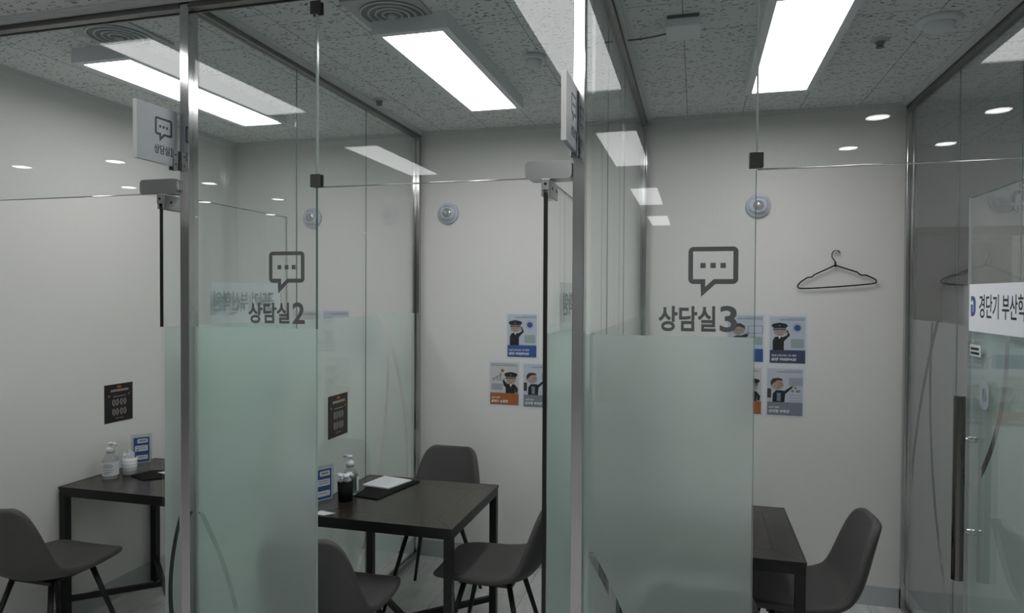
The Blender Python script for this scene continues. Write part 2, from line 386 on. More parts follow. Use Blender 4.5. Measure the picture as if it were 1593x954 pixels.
# glass partitions between the rooms
arc12 = [circ((3.49, 1.537), (3.713, 1.228), (3.866, 0.542), 0.019), circ((3.598, 1.40), (3.566, 0.967), (3.477, 0.652), 0.017, 0.12, 1.42)]
arc3r = [circ((3.575, 1.53), (3.687, 1.349), (3.89, 0.87), 0.018), circ((3.659, 1.351), (3.63, 0.927), (3.382, 0.27), 0.017, 0.12, 1.53)]
def partition(tagname, x, joints, arcs, gm, fc, see, side):
    root = empty(tagname, (0, 0, 0)); root['kind'] = 'structure'
    ys = [2.035] + joints + [YB-0.036]
    for a, b in zip(ys[:-1], ys[1:]):
        g = boxo('glass_pane', (x-.005, a+.002, .03), (x+.005, b-.002, ZC-.036), gm, root)
    for j in joints:
        boxo('joint_strip', (x+.003, j-.0018, .03), (x+.0056, j+.0018, ZC-.036), M['jointg'], root)
    bm = bmesh.new(); xf = x+side*.0065
    vsx = [bm.verts.new(p) for p in ((xf, 2.04, .12), (xf, YB-.04, .12), (xf, YB-.04, ZF), (xf, 2.04, ZF))]
    bm.faces.new(vsx)
    link('frosted_film', bm, frost_mat(tagname+'_film', fc, 'Y', arcs, see), root)
    bm = bmesh.new(); box(bm, (x-.02, 2.036, ZC-.036), (x+.02, YB, ZC-.001), .002)
    link('top_channel', bm, M['darksteel'], root)
    bm = bmesh.new(); box(bm, (x-.02, 2.036, .0), (x-.008, YB, .03), .001); box(bm, (x+.008, 2.036, .0), (x+.02, YB, .03), .001); box(bm, (x-.008, 2.036, 0), (x+.008, YB, .012))
    link('bottom_channel', bm, M['satin'], root)
    bm = bmesh.new(); box(bm, (x-.021, YB-.036, .0), (x-.008, YB, ZC-.036), .0015); box(bm, (x+.008, YB-.036, .0), (x+.021, YB, ZC-.036), .0015); box(bm, (x-.008, YB-.02, 0), (x+.008, YB, ZC-.036))
    link('end_channel', bm, M['steel'], root)
    return root
FC = (0.83, 0.965, 0.915)
partition('wall_glass_left', P12, [2.65, 3.30], arc12, M['glass'], FC, .50, -1)
partition('wall_glass_middle', P23, [2.35, 2.90], [], M['glass'], FC, .50, -1)
partition('wall_glass_right', P3R, [2.735, 3.32], arc3r, M['glassR'], (0.86, 0.89, 0.89), .45, 1)

# front: rail, posts, fixed panes, transoms
bm = bmesh.new()
for a, b in ((-6.9, -1.7245), (-1.6885, -.3525), (-.3185, 3.4)):
    box(bm, (a, 1.985, ZC-.030), (b, 2.036, ZC-.0005), .002)
    box(bm, (a, 1.985, ZC-.036), (b, 1.990, ZC-.030)); box(bm, (a, 2.030, ZC-.036), (b, 2.036, ZC-.030))
S(link('trim_%d' % (k+1), bm, M['darksteel']))
for i, (a, b) in enumerate(((-1.7245, -1.6885), (-.3525, -.3185))):
    S(boxo('trim_%d' % (k+2+i), (a, 1.988, 0), (b, 2.036, ZC-.0005), M['steel'], bev=.0015))
front_arcs = lambda x0: [circ((x0+.020, .867), (x0+.085, .745), (x0+.153, .555), .010, .12, .885)]
def fixed_pane(name, x0, x1, arcx):
    root = boxo(name, (x0, YG-.005, .012), (x1, YG+.005, ZC-.036), M['glass']); S(root)
    yf = YG+.0068
    bm = bmesh.new(); bm.faces.new([bm.verts.new(p) for p in ((x0, yf, .012), (x1-.001, yf, .012), (x1-.001, yf, ZF), (x0, yf, ZF))])
    link('frosted_film', bm, frost_mat(name+'_film', FC, 'X', front_arcs(arcx), .58), root)
    boxo('pane_edge', (x1, YG-.005, ZF), (x1+.0012, YG+.005, ZT), M['edge'], root); boxo('pane_edge', (x1, YG-.005, .012), (x1+.0012, YG+.005, ZF), M['jointl'], root)
    boxo('floor_channel', (x0, YG-.015, 0), (x1, YG+.015, .012), M['satin'], root)
    return root
w1 = fixed_pane('window_1', -1.6880, -1.2075, -1.675)
w2 = fixed_pane('window_2', -.3180, .1570, -.309)
def transom(name, x0, x1):
    root = boxo(name, (x0, YG-.005, ZT+.004), (x1, YG+.005, ZC-.036), M['glass']); S(root)
    bm = bmesh.new(); tube(bm, [(x0, YG-.001, ZT+.001), (x1, YG-.001, ZT+.001)], .0023, 12); link('edge_highlight_rod', bm, M['chrome'], root, 1)  # chrome rod added along the glass edge so its reflections draw a highlight line
    return root
t1 = transom('window_3', -3.02, -1.7250)
t2 = transom('window_4', -1.2035, -.3530)
t3 = transom('window_5', .1610, 1.06)
t4 = transom('window_6', 1.09, 3.0)
for rt, x in ((t2, -1.2055), (t3, .159)):
    boxo('joint_strip', (x-.0025, YG-.0056, ZT+.045), (x+.0025, YG+.0056, 2.566), M['seal'], rt)
    for zc in ((2.0225, 2.586) if x < 0 else (2.0265, 2.586)):
        bm = bmesh.new(); box(bm, (x-.020, YG-.0125, zc-.021), (x+.017, YG-.0058, zc+.021), .0015); box(bm, (x-.020, YG+.0058, zc-.021), (x+.017, YG+.0125, zc+.021), .0015)
        cl = link('glass_clamp', bm, M['clamp'], rt)
# vinyl lettering on the fixed panes
def pane_sign(root, bx0, bz0, bw, tx0, tz0, tw, th, num):
    yy = YG-.0052
    link('speech_bubble_symbol', bubble((bx0, yy, bz0), X_, Z_, bw), M['vinyl'], root)
    link('lettering', merge([text('상담실', (tx0, yy, tz0), X_, Z_, tw*.735, th*.98, bold=.028), text(num, (tx0+tw*.785, yy, tz0), X_, Z_, tw*.215, th, bold=.022)]), M['vinyl'], root)
pane_sign(w1, -1.384, 1.652, .134, -1.464, 1.551, .215, .072, '2')
pane_sign(w2, -.022, 1.648, .135, -.104, 1.549, .215, .074, '3')

# ------------------------------------------------------------ glass doors (opened inwards) with pivots
def arm(name, x0, x1, par, m, flip=1):
    bm = flat([rrect(x0, 1.992+.004, x1, 2.046, .012)], (0, 1.966, 0), X_, Z_, thick=.001)
    bm.free()
    bm = bmesh.new()
    pts = rrect(x0, 1.993, x1, 2.046, .014, 6)
    n = len(pts)
    fr = [bm.verts.new((p[0], 1.974, p[1])) for p in pts]; bk = [bm.verts.new((p[0], 2.0445, p[1])) for p in pts]
    bm.faces.new(fr); bm.faces.new(bk[::-1])
    for i in range(n): bm.faces.new((fr[i], bk[i], bk[(i+1) % n], fr[(i+1) % n]))
    return link(name, bm, m, par)
def door(name, x, full_black, words, arcs, see, lead):
    y0, y1 = 1.962, 2.705
    root = boxo(name, (x-.005, y0+.004, .012), (x+.005, y1, 1.994), M['glass']); S(root)
    root['label'] = lead
    xf = x+.0068
    bm = bmesh.new(); bm.faces.new([bm.verts.new(p) for p in ((xf, y0+.004, .012), (xf, y1, .012), (xf, y1, ZF), (xf, y0+.004, ZF))])
    link('frosted_film', bm, frost_mat(name+'_film', FC, 'Y', arcs, see), root)
    ew = .0058 if full_black else .0038
    boxo('edge_seal', (x-ew, y0-.004, .012 if full_black else ZF), (x+ew, y0+.0035, 1.95), M['black'], root)
    boxo('far_edge', (x-.005, y1, .012), (x+.005, y1+.0012, 1.994), M['edgel'], root)
    boxo('upper_edge', (x-.004, y0+.11, 1.994), (x+.004, y1, 1.9952), M['edge'], root)
    # top pivot shoe
    bm = bmesh.new()
    box(bm, (x-.0135, y0-.004, 1.940), (x-.0058, y0+.115, 1.990), .002); box(bm, (x+.0058, y0-.004, 1.940), (x+.0135, y0+.115, 1.990), .002)
    box(bm, (x-.012, y0-.008, 1.958), (x+.012, y0-.0045, 1.990), .001)
    sh = link('pivot_shoe', bm, M['satin'], root)
    bm = bmesh.new(); lathe(bm, [(.0045, 0), (.0045, .0012)], (x, y0-.0079, 1.975), 12, 'y')
    link('screw', bm, M['black'], sh)
    for yy in (y0+.03, y0+.088):
        bm = bmesh.new(); tube(bm, [(x+.0134, yy, 1.966), (x+.0146, yy, 1.966)], .0045, 12); link('screw', bm, M['black'], sh)
    # pull handles both sides
    for s in (-1, 1):
        hx = x+s*.044; hy = 2.65
        bm = bmesh.new(); tube(bm, [(hx, hy, .682), (hx, hy, 1.313)], .0185, 20)
        h = link('pull_handle', bm, M['handlem'], root, smooth=False)
        for zz in (.848, 1.165):
            bm = bmesh.new(); tube(bm, [(x+s*.0072, hy, zz), (x+s*.018, hy, zz)], .011, 14); tube(bm, [(x+s*.018, hy, zz), (hx-s*.01, hy, zz)], .0065, 12)
            link('standoff', bm, M['chrome'], h)
    # sign sheet on the outer face
    xs = x-.0056
    sg = boxo('door_sign', (xs-.0008, 2.215, 1.535), (xs, 2.690 if x > 0 else 2.668, 1.695), M['signpaper'], root)
    yy0 = 2.640
    if words:
        link('lettering', text(words, (xs-.0009, yy0-.037, 1.582), -Y_, Z_, .385, .078, bold=.008), M['ink'], sg)
        link('lettering', text(words, (x+.0054, yy0-.037, 1.582), -Y_, Z_, .385, .078, bold=.012, thick=-.0003), M['backprint'], sg)
        # D shaped emblem
        lg = flat([[(0, 0), (.022, 0), (.034, .006), (.040, .018), (.040, .050), (.034, .062), (.022, .068), (0, .068), (0, .048), (.012, .056), (.020, .050), (.022, .040), (.022, .014), (.016, .014), (.016, .040), (0, .040)]], (xs-.0009, yy0+.033, 1.586), -Y_, Z_)
        link('emblem', lg, M['blue'], sg)
    return root
arcd = [circ((2.42, 1.498), (2.512, 1.182), (2.704, 0.98), .014, .12, 1.53), circ((2.042, .855), (1.990, .60), (2.009, .45), .010, .12, .88)]
d1 = door('door_1', -1.778, False, '공단기 부산학원', arcd[1:], .35, 'open glass door of the leftmost room')
d2 = door('door_2', -.427, True, '부산학원', [], .35, 'open glass door of the middle room')
d3 = door('door_3', .917, True, '경단기 부산학원', arcd[:1], .16, 'open glass door of the right room')
arm('pivot_cover', -1.880, -1.7255, t1, M['chrome'])
arm('pivot_cover', -.493, -.3530, t2, M['satin'])
# notice and hook sticker on door 3
nb = boxo('notice_sticker', (.9104, 2.585, 1.452), (.9112, 2.675, 1.490), M['paper'], d3)
bm = bmesh.new()
for r_, zz in enumerate((1.476, 1.461)):
    yv = 2.668
    for i in range(7):
        wv = R.uniform(.006, .012)
        box(bm, (.9098, yv-wv, zz-.004), (.9104, yv, zz+.005)); yv -= wv+.002
        if yv < 2.60: break
link('print_lines', bm, M['ink'], nb)
bm = flat([rrect(0, 0, .075, .092, .03), rrect(.024, .024, .052, .068, .012)], (.9112, 2.585, 1.285), -Y_, Z_, thick=.002)
link('clear_hook_sticker', bm, M['greypl'], d3)

# ------------------------------------------------------------ office beyond the right partition
S(boxo('trim_%d' % (k+4), (1.10, 5.18, 2.06), (4.2, 5.199, 2.12), M['cabinet']))
dr = boxo('door_4', (2.02, 5.17, 0), (2.75, 5.199, 1.95), M['hallwall']); S(dr)
bm = bmesh.new(); box(bm, (1.955, 5.15, 0), (2.015, 5.199, 2.01)); box(bm, (2.755, 5.15, 0), (2.815, 5.199, 2.01)); box(bm, (2.0151, 5.15, 1.951), (2.7549, 5.199, 2.01))
link('door_frame', bm, M['white'], dr)
cb = empty('tall_cabinet', (1.52, 4.9, 0)); tag(cb, 'tall dark cabinet seen through the right glass partition', 'cabinet')
boxo('body', (-.26, -.02, 0), (.36, .27, 2.04), M['cabinet'], cb, .004)
for a, b in ((-.25, .045), (.055, .35)):
    dd = boxo('door', (a, -.036, .06), (b, -.021, 2.0), M['cabinet'], cb, .002)
    boxo('handle', ((a+b)/2+(.11 if a < 0 else -.11)-.006, -.05, 1.0), ((a+b)/2+(.11 if a < 0 else -.11)+.006, -.0365, 1.15), M['satin'], dd)
lk = empty('office_locker', (1.62, 4.45, 0)); tag(lk, 'pale grey locker with an open door behind the right glass partition', 'locker')
bm = bmesh.new()
box(bm, (-.14, 0, 0), (-.12, .35, 1.72)); box(bm, (.18, 0, 0), (.20, .35, 1.72)); box(bm, (-.12, 0, 1.70), (.18, .35, 1.72)); box(bm, (-.12, .33, 0), (.18, .35, 1.70))
link('body', bm, M['hallwall'], lk); boxo('door', (-.12, -.012, .02), (.08, 0, 1.69), M['officewall'], lk, .002)
link('wall_sign_lettering', text('사무실', (1.985, 5.199, 2.205), X_, Z_, .17, .05, bold=.02, thick=.0008), M['officeink'])
o_ = bpy.data.objects['wall_sign_lettering']; tag(o_, 'dark office lettering on the wall above the white door frame', 'sign')
bm = flat([rrect(.05, .085, .11, .135, .02), rrect(.068, .10, .092, .12, .008), [(.01, 0), (.03, 0), (.03, .045), (.045, .055), (.07, .055), (.07, .02), (.08, .0), (.09, .02), (.09, .055), (.115, .055), (.13, .045), (.13, 0), (.15, 0), (.15, .06), (.13, .078), (.03, .078), (.01, .06)]], (1.985, 5.1985, 2.275), X_, Z_, thick=.0008)
o_ = link('wall_symbol', bm, M['officeink']); tag(o_, 'dark person symbol on the wall above the office lettering', 'sign')

# ------------------------------------------------------------ ceiling lights
def panel_light(x0, x1, y0, y1, label, group, em, hz=.06, name='ceiling_light'):
    cx, cyy = (x0+x1)/2, (y0+y1)/2; hx, hy = (x1-x0)/2, (y1-y0)/2
    r = empty(name, (cx, cyy, ZC)); tag(r, label, 'ceiling light', group)
    bm = bmesh.new(); e = .030
    box(bm, (-hx-e, -hy-e, -hz), (-hx, hy+e, 0)); box(bm, (hx, -hy-e, -hz), (hx+e, hy+e, 0)); box(bm, (-hx, -hy-e, -hz), (hx, -hy, 0)); box(bm, (-hx, hy, -hz), (hx, hy+e, 0))
    box(bm, (-hx, -hy, -.008), (hx, hy, 0))
    link('housing', bm, M['housing'], r)
    boxo('diffuser', (-hx+.0005, -hy+.0005, -hz+.003), (hx-.0005, hy-.0005, -hz+.009), em, r)
    return r
G = 'panel lights in the meeting rooms'
panel_light(-2.483, -2.245, 2.31, 3.345, 'long white panel light on the ceiling of the leftmost room', G, M['panel1'])
panel_light(-1.132, -.895, 2.34, 3.39, 'long white panel light on the middle room ceiling beside the round vent', G, M['panel'])
panel_light(.245, .483, 2.375, 3.415, 'long white panel light on the ceiling of room 3', G, M['panel'])
for X in (-2.19, -.480, 1.28):
    for j, (a, b) in enumerate(((.68, 1.79), (-1.30, -.17), (-3.62, -2.42), (-5.88, -4.70))):
        if X > 1 and j: continue
        panel_light(X-.124, X+.124, a, b, 'white panel light on the corridor ceiling behind the viewer', 'panel lights in the corridor', M['hpanel'], hz=.020)
panel_light(3.6, 3.85, 3.3, 4.5, 'added unseen fill panel light on the office ceiling beyond the right partition', None, M['hpanel'], hz=.02)  # unseen lamp added to brighten the office behind the right glass
for (X, Y) in ((.978, -.25), (1.57, -.25), (.99, -1.09), (1.58, -1.09), (-4.32, -.28), (-5.24, -.28), (-4.32, -1.33), (-5.24, -1.35), (-4.32, -2.4), (-5.24, -2.4), (-5.24, -3.6), (-7+.6, -3.6)):
    r = empty('downlight', (X, Y, ZC)); tag(r, 'round recessed downlight on the corridor ceiling behind the viewer', 'downlight', 'downlights in the corridor')
    bm = bmesh.new(); lathe(bm, [(.070, 0), (.072, .004), (.062, .005), (.060, .003)], (0, 0, 0), 28, 'd'); link('rim', bm, M['white'], r)
    bm = bmesh.new(); lathe(bm, [(.059, .0), (.059, .0048)], (0, 0, 0), 28, 'd'); link('diffuser', bm, M['spot'], r)

# ------------------------------------------------------------ ceiling fittings
def vent(x, y, label):
    r = empty('ceiling_vent', (x, y, ZC)); tag(r, label, 'vent', 'round air vents')
    bm = bmesh.new(); s = .138
    box(bm, (-s, -s, -.008), (s, s, 0), .002); link('plate', bm, M['ventplate'], r)
    bm = bmesh.new(); lathe(bm, [(.118, .0082), (.118, .010)], (0, 0, 0), 40, 'd'); link('throat', bm, M['ventdark'], r)
    for rr in (.116, .088, .062, .038):
        bm = bmesh.new()
        prof = [(rr, .0102), (rr+.001, .0130), (rr-.002, .0150), (rr-.006, .0145), (rr-.006, .0102)]
        rings = []
        for pr, ph in prof: rings.append([bm.verts.new((pr*math.cos(2*math.pi*q/40), pr*math.sin(2*math.pi*q/40), -ph)) for q in range(40)])
        for i in range(5):
            for q in range(40): bm.faces.new((rings[i][q], rings[i][(q+1) % 40], rings[(i+1) % 5][(q+1) % 40], rings[(i+1) % 5][q]))
        link('ring', bm, M['ventring'], r)
    bm = bmesh.new(); lathe(bm, [(.016, .0102), (.016, .018), (.008, .024)], (0, 0, 0), 20, 'd'); link('centre_cap', bm, M['ventplate'], r)
vent(-2.19, 2.20, 'round grey air vent on the ceiling of the leftmost room')
vent(-1.062, 2.275, 'round grey air vent on the ceiling of the middle room')
def detector(x, y, rr, label):
    r = empty('smoke_detector', (x, y, ZC)); tag(r, label, 'smoke detector', 'smoke detectors')
    bm = bmesh.new(); lathe(bm, [(rr, 0), (rr, .012), (rr*.93, .018), (rr*.7, .019)], (0, 0, 0), 36, 'd'); link('base', bm, M['housing'], r, smooth=True)
    bm = bmesh.new(); lathe(bm, [(rr*.68, .0185), (rr*.66, .034), (rr*.5, .044), (rr*.2, .048)], (0, 0, 0), 36, 'd'); link('dome', bm, M['housing'], r, smooth=True)
detector(.848, 2.83, .075, 'round pale smoke detector on the ceiling of room 3')
detector(-.675, 2.845, .052, 'small round smoke detector on the middle room ceiling beside the white panel light')
def sprinkler(x, y, label):
    r = empty('sprinkler', (x, y, ZC)); tag(r, label, 'sprinkler', 'ceiling sprinklers')
    bm = bmesh.new(); lathe(bm, [(.036, 0), (.034, .004), (.02, .008)], (0, 0, 0), 28, 'd'); link('escutcheon', bm, M['ventplate'], r)
    bm = bmesh.new(); lathe(bm, [(.019, .008), (.012, .022), (.012, .026)], (0, 0, 0), 20, 'd'); link('body', bm, M['ventdark'], r)
    bm = bmesh.new(); lathe(bm, [(.004, .026), (.016, .028), (.016, .030)], (0, 0, 0), 12, 'd'); link('deflector', bm, M['cabinet'], r)
sprinkler(.692, 3.00, 'small metal sprinkler head on the ceiling of room 3')
sprinkler(-1.60, 3.27, 'small dark sprinkler head on the middle room ceiling by the partition rail')
r = empty('cable_box', (-.055, 2.63, ZC)); tag(r, 'pale flat cable box on the ceiling of room 3', 'junction box')
boxo('housing', (-.062, -.075, -.040), (.062, .075, 0), M['housing'], r, .004); boxo('mount_plate', (-.056, -.079, -.012), (.056, -.0755, 0), M['cabinet'], r)
bm = bmesh.new(); pts = []
for i in range(13):
    t_ = i/12; pts.append((-.265+.148*t_, 2.70-.035*math.sin(t_*3.1)-.03*t_, ZC-.022-.016*math.sin(t_*math.pi)))
tube(bm, pts, .0035, 6); tag(link('ceiling_cable', bm, M['cable'], None, True), 'thin dark cable running from the partition rail to the ceiling box', 'cable')

# ------------------------------------------------------------ emergency lights on back walls
def strobe(x, z, label, y=YB):
    r = empty('emergency_light', (x, y, z)); tag(r, label, 'emergency light', 'round emergency lights')
    bm = bmesh.new(); lathe(bm, [(.066, 0), (.066, .014), (.062, .020), (.050, .024)], (0, 0, 0), 40, 'y'); link('base', bm, M['dome'], r, True)
    bm = bmesh.new(); lathe(bm, [(.052, .0235), (.048, .032), (.034, .038), (.031, .038)], (0, 0, 0), 40, 'y'); link('cover', bm, M['dome'], r, True)
    bm = bmesh.new(); lathe(bm, [(.029, .0382), (.028, .042), (.019, .045), (.012, .050), (.004, .051)], (0, 0, 0), 14, 'y'); link('lens', bm, M['lens'], r)
    for rg in (range(60, 125, 11), range(235, 310, 9)):
      bm = bmesh.new()
      for a in [math.radians(v) for v in rg]:
        box(bm, (.041*math.cos(a)-.0022, -.0385, .041*math.sin(a)-.0022), (.041*math.cos(a)+.0022, -.0345, .041*math.sin(a)+.0022))
      link('print_arc', bm, M['greyp'], r)
strobe(-1.491, 2.156, 'round white emergency light on the middle room back wall')
strobe(.326, 2.150, 'round white emergency light on the back wall of room 3')
strobe(-2.440, 2.150, 'round white emergency light seen through the left glass partition')

# ------------------------------------------------------------ posters
def figure(bms, ox, oz, s, look):
    """simple flat printed figures: look = 'salute' | 'orange' | 'camera' | 'glasses'"""
def disc(cx, cz, rx, rz=None, n=24): rz = rz or rx; return [(cx+rx*math.cos(2*math.pi*i/n), cz+rz*math.sin(2*math.pi*i/n)) for i in range(n)]
def poster(x, z, kind, label, wd=.205, ht=.284, tilt=0, y=YB):
    """x,z = top left on the back wall"""
    r = empty('wall_poster', (x, y, z-ht)); r.rotation_euler = (0, tilt, 0); tag(r, label, 'poster', 'recruitment posters on the back walls')
    W, H = wd, ht; yy = [-.002]
    def F(name, loops, m, lay):
        b = flat([[(px*W, pz*H) for px, pz in lp] for lp in loops], (0, -.0016-.00035*lay, 0), X_, Z_, thick=.0003)
        return link(name, b, m, r)
    boxo('sleeve', (0, -.0012, 0), (W, 0, H), M['paper'], r)
    q = lambda x0, z0, x1, z1: [(x0, z0), (x1, z0), (x1, z1), (x0, z1)]
    bg = {'blue': 'printbg', 'orange': 'printbg2', 'grey': 'printbg', 'man': 'printbg', 'blank': 'printbg2'}[kind]
    F('printed_sheet', [q(.055, .04, .945, .955)], M[bg], 0)
    ban = {'blue': 'blue', 'orange': 'orange', 'grey': 'greyp', 'man': 'blue', 'blank': 'greyp'}[kind]
    if kind == 'blue' and x > 0: ban = 'darkblue'
    F('banner', [q(.06, .045, .94, .30)], M[ban], 1)
    t1_, t2_ = {'blue': ('26년 2차/27년 1차 대비', '실강 FREEPASS'), 'orange': ('27년 대비', '올패스 순환반'), 'grey': ('27년 대비', '관리형 독학관'), 'man': ('', ''), 'blank': ('', '')}[kind]
    yl = -.0016-.00035*2
    ls = []
    if t1_:
        a = .62 if kind == 'blue' else .26
        ls = [text(t1_, (.10*W, yl, .175*H), X_, Z_, a*W, .042*H, bold=.02, shear=.15), text(t2_, (.10*W, yl, .09*H), X_, Z_, (.62 if kind == 'blue' else .52)*W, .062*H, bold=.03, shear=.15)]
        link('banner_lettering', merge(ls), M['whitep'], r)
    # headline rows: tiny unreadable print as short dashes
    bm = bmesh.new()
    for (x0, x1, z0, hh) in (((.50, .92, .915, .010), (.30, .92, .880, .020)) if kind != 'orange' else ((.08, .80, .915, .012), (.08, .88, .880, .018))):
        xx = x0
        while xx < x1:
            ww = R.uniform(.012, .03); box(bm, (xx*W, yl-.0003, z0*H), (min(xx+ww, x1)*W, yl, (z0+hh)*H)); xx += ww+.008
    link('headline_print', bm, M['greyp'], r)
    sal = kind in ('blue', 'orange')
    if kind == 'blue':
        F('seal_badge', [disc(.74, .735, .085, .062)], M['blue'], 2)
        F('seal_wreath', [disc(.74, .735, .125, .092), disc(.74, .735, .108, .080)], M['greypl'], 1)
        F('info_box', [rrect(.58, .345, .90, .52, .03)], M['greenp'], 1)
        cx = .30
    elif kind == 'orange':
        F('chart_bars', [q(.15, .56, .21, .62), q(.25, .56, .31, .67), q(.34, .56, .41, .73)], M['greypl'], 1)
        F('chart_line', [[(.12, .58), (.30, .64), (.44, .70), (.44, .715), (.30, .655), (.12, .595)], disc(.44, .78, .05, .036)], M['orange'], 2)
        F('info_box', [rrect(.10, .36, .45, .50, .03)], M['greypl'], 1)
        cx = .70
    elif kind == 'grey':
        F('info_box', [rrect(.60, .62, .94, .78, .03)], M['greypl'], 1)
        F('photo_tiles', [q(.66, .50, .72, .545), q(.77, .50, .88, .545), q(.73, .56, .79, .60)], M['greyp'], 1)
        F('text_lines', [q(.60, .44, .92, .447), q(.60, .385, .92, .392), q(.60, .33, .92, .337)], M['greyp'], 1)
        cx = .33
    elif kind == 'man':
        F('placard', [q(.56, .60, .93, .755), q(.575, .61, .915, .745)], M['greyp'], 1)
        F('info_box', [rrect(.52, .38, .92, .54, .03)], M['greenp'], 1)
        cx = .32
    if kind == 'blank': return r
    # cartoon officer / staff member, flat print
    dx = cx
    D = lambda pts: [(dx+px, pz) for px, pz in pts]
    if sal:
        F('figure_body', [D([(-.17, .30), (-.17, .48), (-.12, .55), (0, .57), (.09, .55), (.20, .60), (.16, .68), (.20, .69), (.26, .59), (.11, .47), (.11, .30)])] if kind == 'blue' else [D([(-.16, .30), (-.16, .42), (-.22, .46), (-.26, .58), (-.22, .58), (-.12, .50), (0, .50), (.12, .49), (.22, .40), (.20, .31), (.14, .31), (.14, .40), (.12, .30)])], M['uniform'], 2)
        hz = .66 if kind == 'blue' else .58
        F('figure_head', [D(disc(0, hz, .15, .085))], M['skin'], 3)
        F('figure_face', [D(disc(-.05, hz-.005, .02, .006)), D(disc(.06, hz-.005, .02, .006)), D(disc(0, hz-.05, .03, .006))], M['hair'], 4)
        F('figure_shirt', [D([(-.04, hz-.085), (.04, hz-.085), (0, hz-.15)])], M['whitep'], 3)
        F('figure_cap', [D([(-.16, hz+.03), (.16, hz+.03), (.155, hz+.075), (.21, hz+.11), (.17, hz+.15), (0, hz+.175), (-.17, hz+.15), (-.21, hz+.11), (-.155, hz+.075)])], M['uniform'], 4)
        F('figure_cap_band', [D([(-.15, hz+.045), (.15, hz+.045), (.15, hz+.07), (-.15, hz+.07)])], M['greyp'], 5)
        F('figure_cap_badge', [D([(-.05, hz+.13), (0, hz+.095), (.05, hz+.13), (.02, hz+.11), (0, hz+.135), (-.02, hz+.11)])], M['gold'], 6)
        F('figure_hand', [D(disc(.17 if kind == 'blue' else -.20, hz-.02 if kind == 'blue' else hz+.02, .035, .022))], M['skin'], 5)
    elif kind == 'grey':
        F('figure_body', [D([(-.14, .30), (-.13, .46), (-.05, .53), (.08, .53), (.16, .52), (.34, .62), (.37, .595), (.18, .46), (.16, .30)])], M['uniform'], 2)
        F('figure_head', [D(disc(-.02, .64, .16, .095))], M['skin'], 3)
        F('figure_hair', [D([(-.18, .62), (-.19, .70), (-.13, .76), (0, .775), (.10, .755), (.12, .72), (-.02, .725), (-.10, .68)])], M['hair'], 4)
        F('figure_face', [D(disc(.05, .645, .045, .03)), D(disc(.05, .645, .035, .023)), D(disc(.0, .585, .03, .005))], M['hair'], 4)
        F('figure_hand', [D(disc(.37, .625, .04, .025))], M['skin'], 3)
        F('figure_book', [D([(-.27, .38), (-.17, .38), (-.17, .56), (-.27, .56)])], M['hair'], 3)
        F('figure_apron', [D([(-.03, .32), (.07, .32), (.07, .48), (-.03, .48)])], M['greyp'], 3)
    elif kind == 'man':
        F('figure_body', [D([(-.20, .42), (-.16, .52), (-.05, .56), (.08, .56), (.20, .60), (.26, .57), (.16, .50), (.14, .42)])], M['uniform'], 2)
        F('figure_head', [D(disc(0, .665, .16, .095))], M['skin'], 3)
        F('figure_hair', [D([(-.17, .66), (-.17, .74), (-.08, .80), (.05, .80), (.16, .75), (.16, .67), (.12, .71), (.0, .74), (-.08, .71)])], M['hair'], 4)
        F('figure_face', [D(disc(-.06, .665, .045, .026)), D(disc(-.06, .665, .036, .020)), D(disc(.06, .665, .045, .026)), D(disc(.06, .665, .036, .020)), D(disc(0, .60, .04, .005))], M['hair'], 4)
        F('figure_hand', [D(disc(.24, .61, .04, .03))], M['skin'], 4)
    return r
poster(-1.119, 1.546, 'blue', 'blue-banner poster with a saluting capped officer in the middle room')
poster(-1.228, 1.252, 'orange', 'orange-banner poster in the middle room, officer beside a rising chart')
poster(-1.016, 1.247, 'grey', 'grey-banner poster in the middle room beside the orange-banner one')
poster(.383, 1.553, 'blue', 'dark blue banner poster with a saluting officer on the room 3 back wall', wd=.207, ht=.282)
poster(.372, 1.266, 'grey', 'grey-banner poster with a pointing bespectacled figure on the room 3 back wall', wd=.207, ht=.282)
poster(.163, 1.556, 'man', 'poster with a bespectacled man holding a placard, partly behind frosted glass', wd=.210, ht=.282)
poster(.160, 1.266, 'orange', 'orange-banner poster in room 3, half hidden behind the frosted pane', wd=.205, ht=.282)
poster(-2.372, 1.552, 'man', 'poster on the leftmost room back wall, its top above the frosting')
poster(-2.590, 1.548, 'blank', 'poster on the leftmost room back wall, left of another poster')

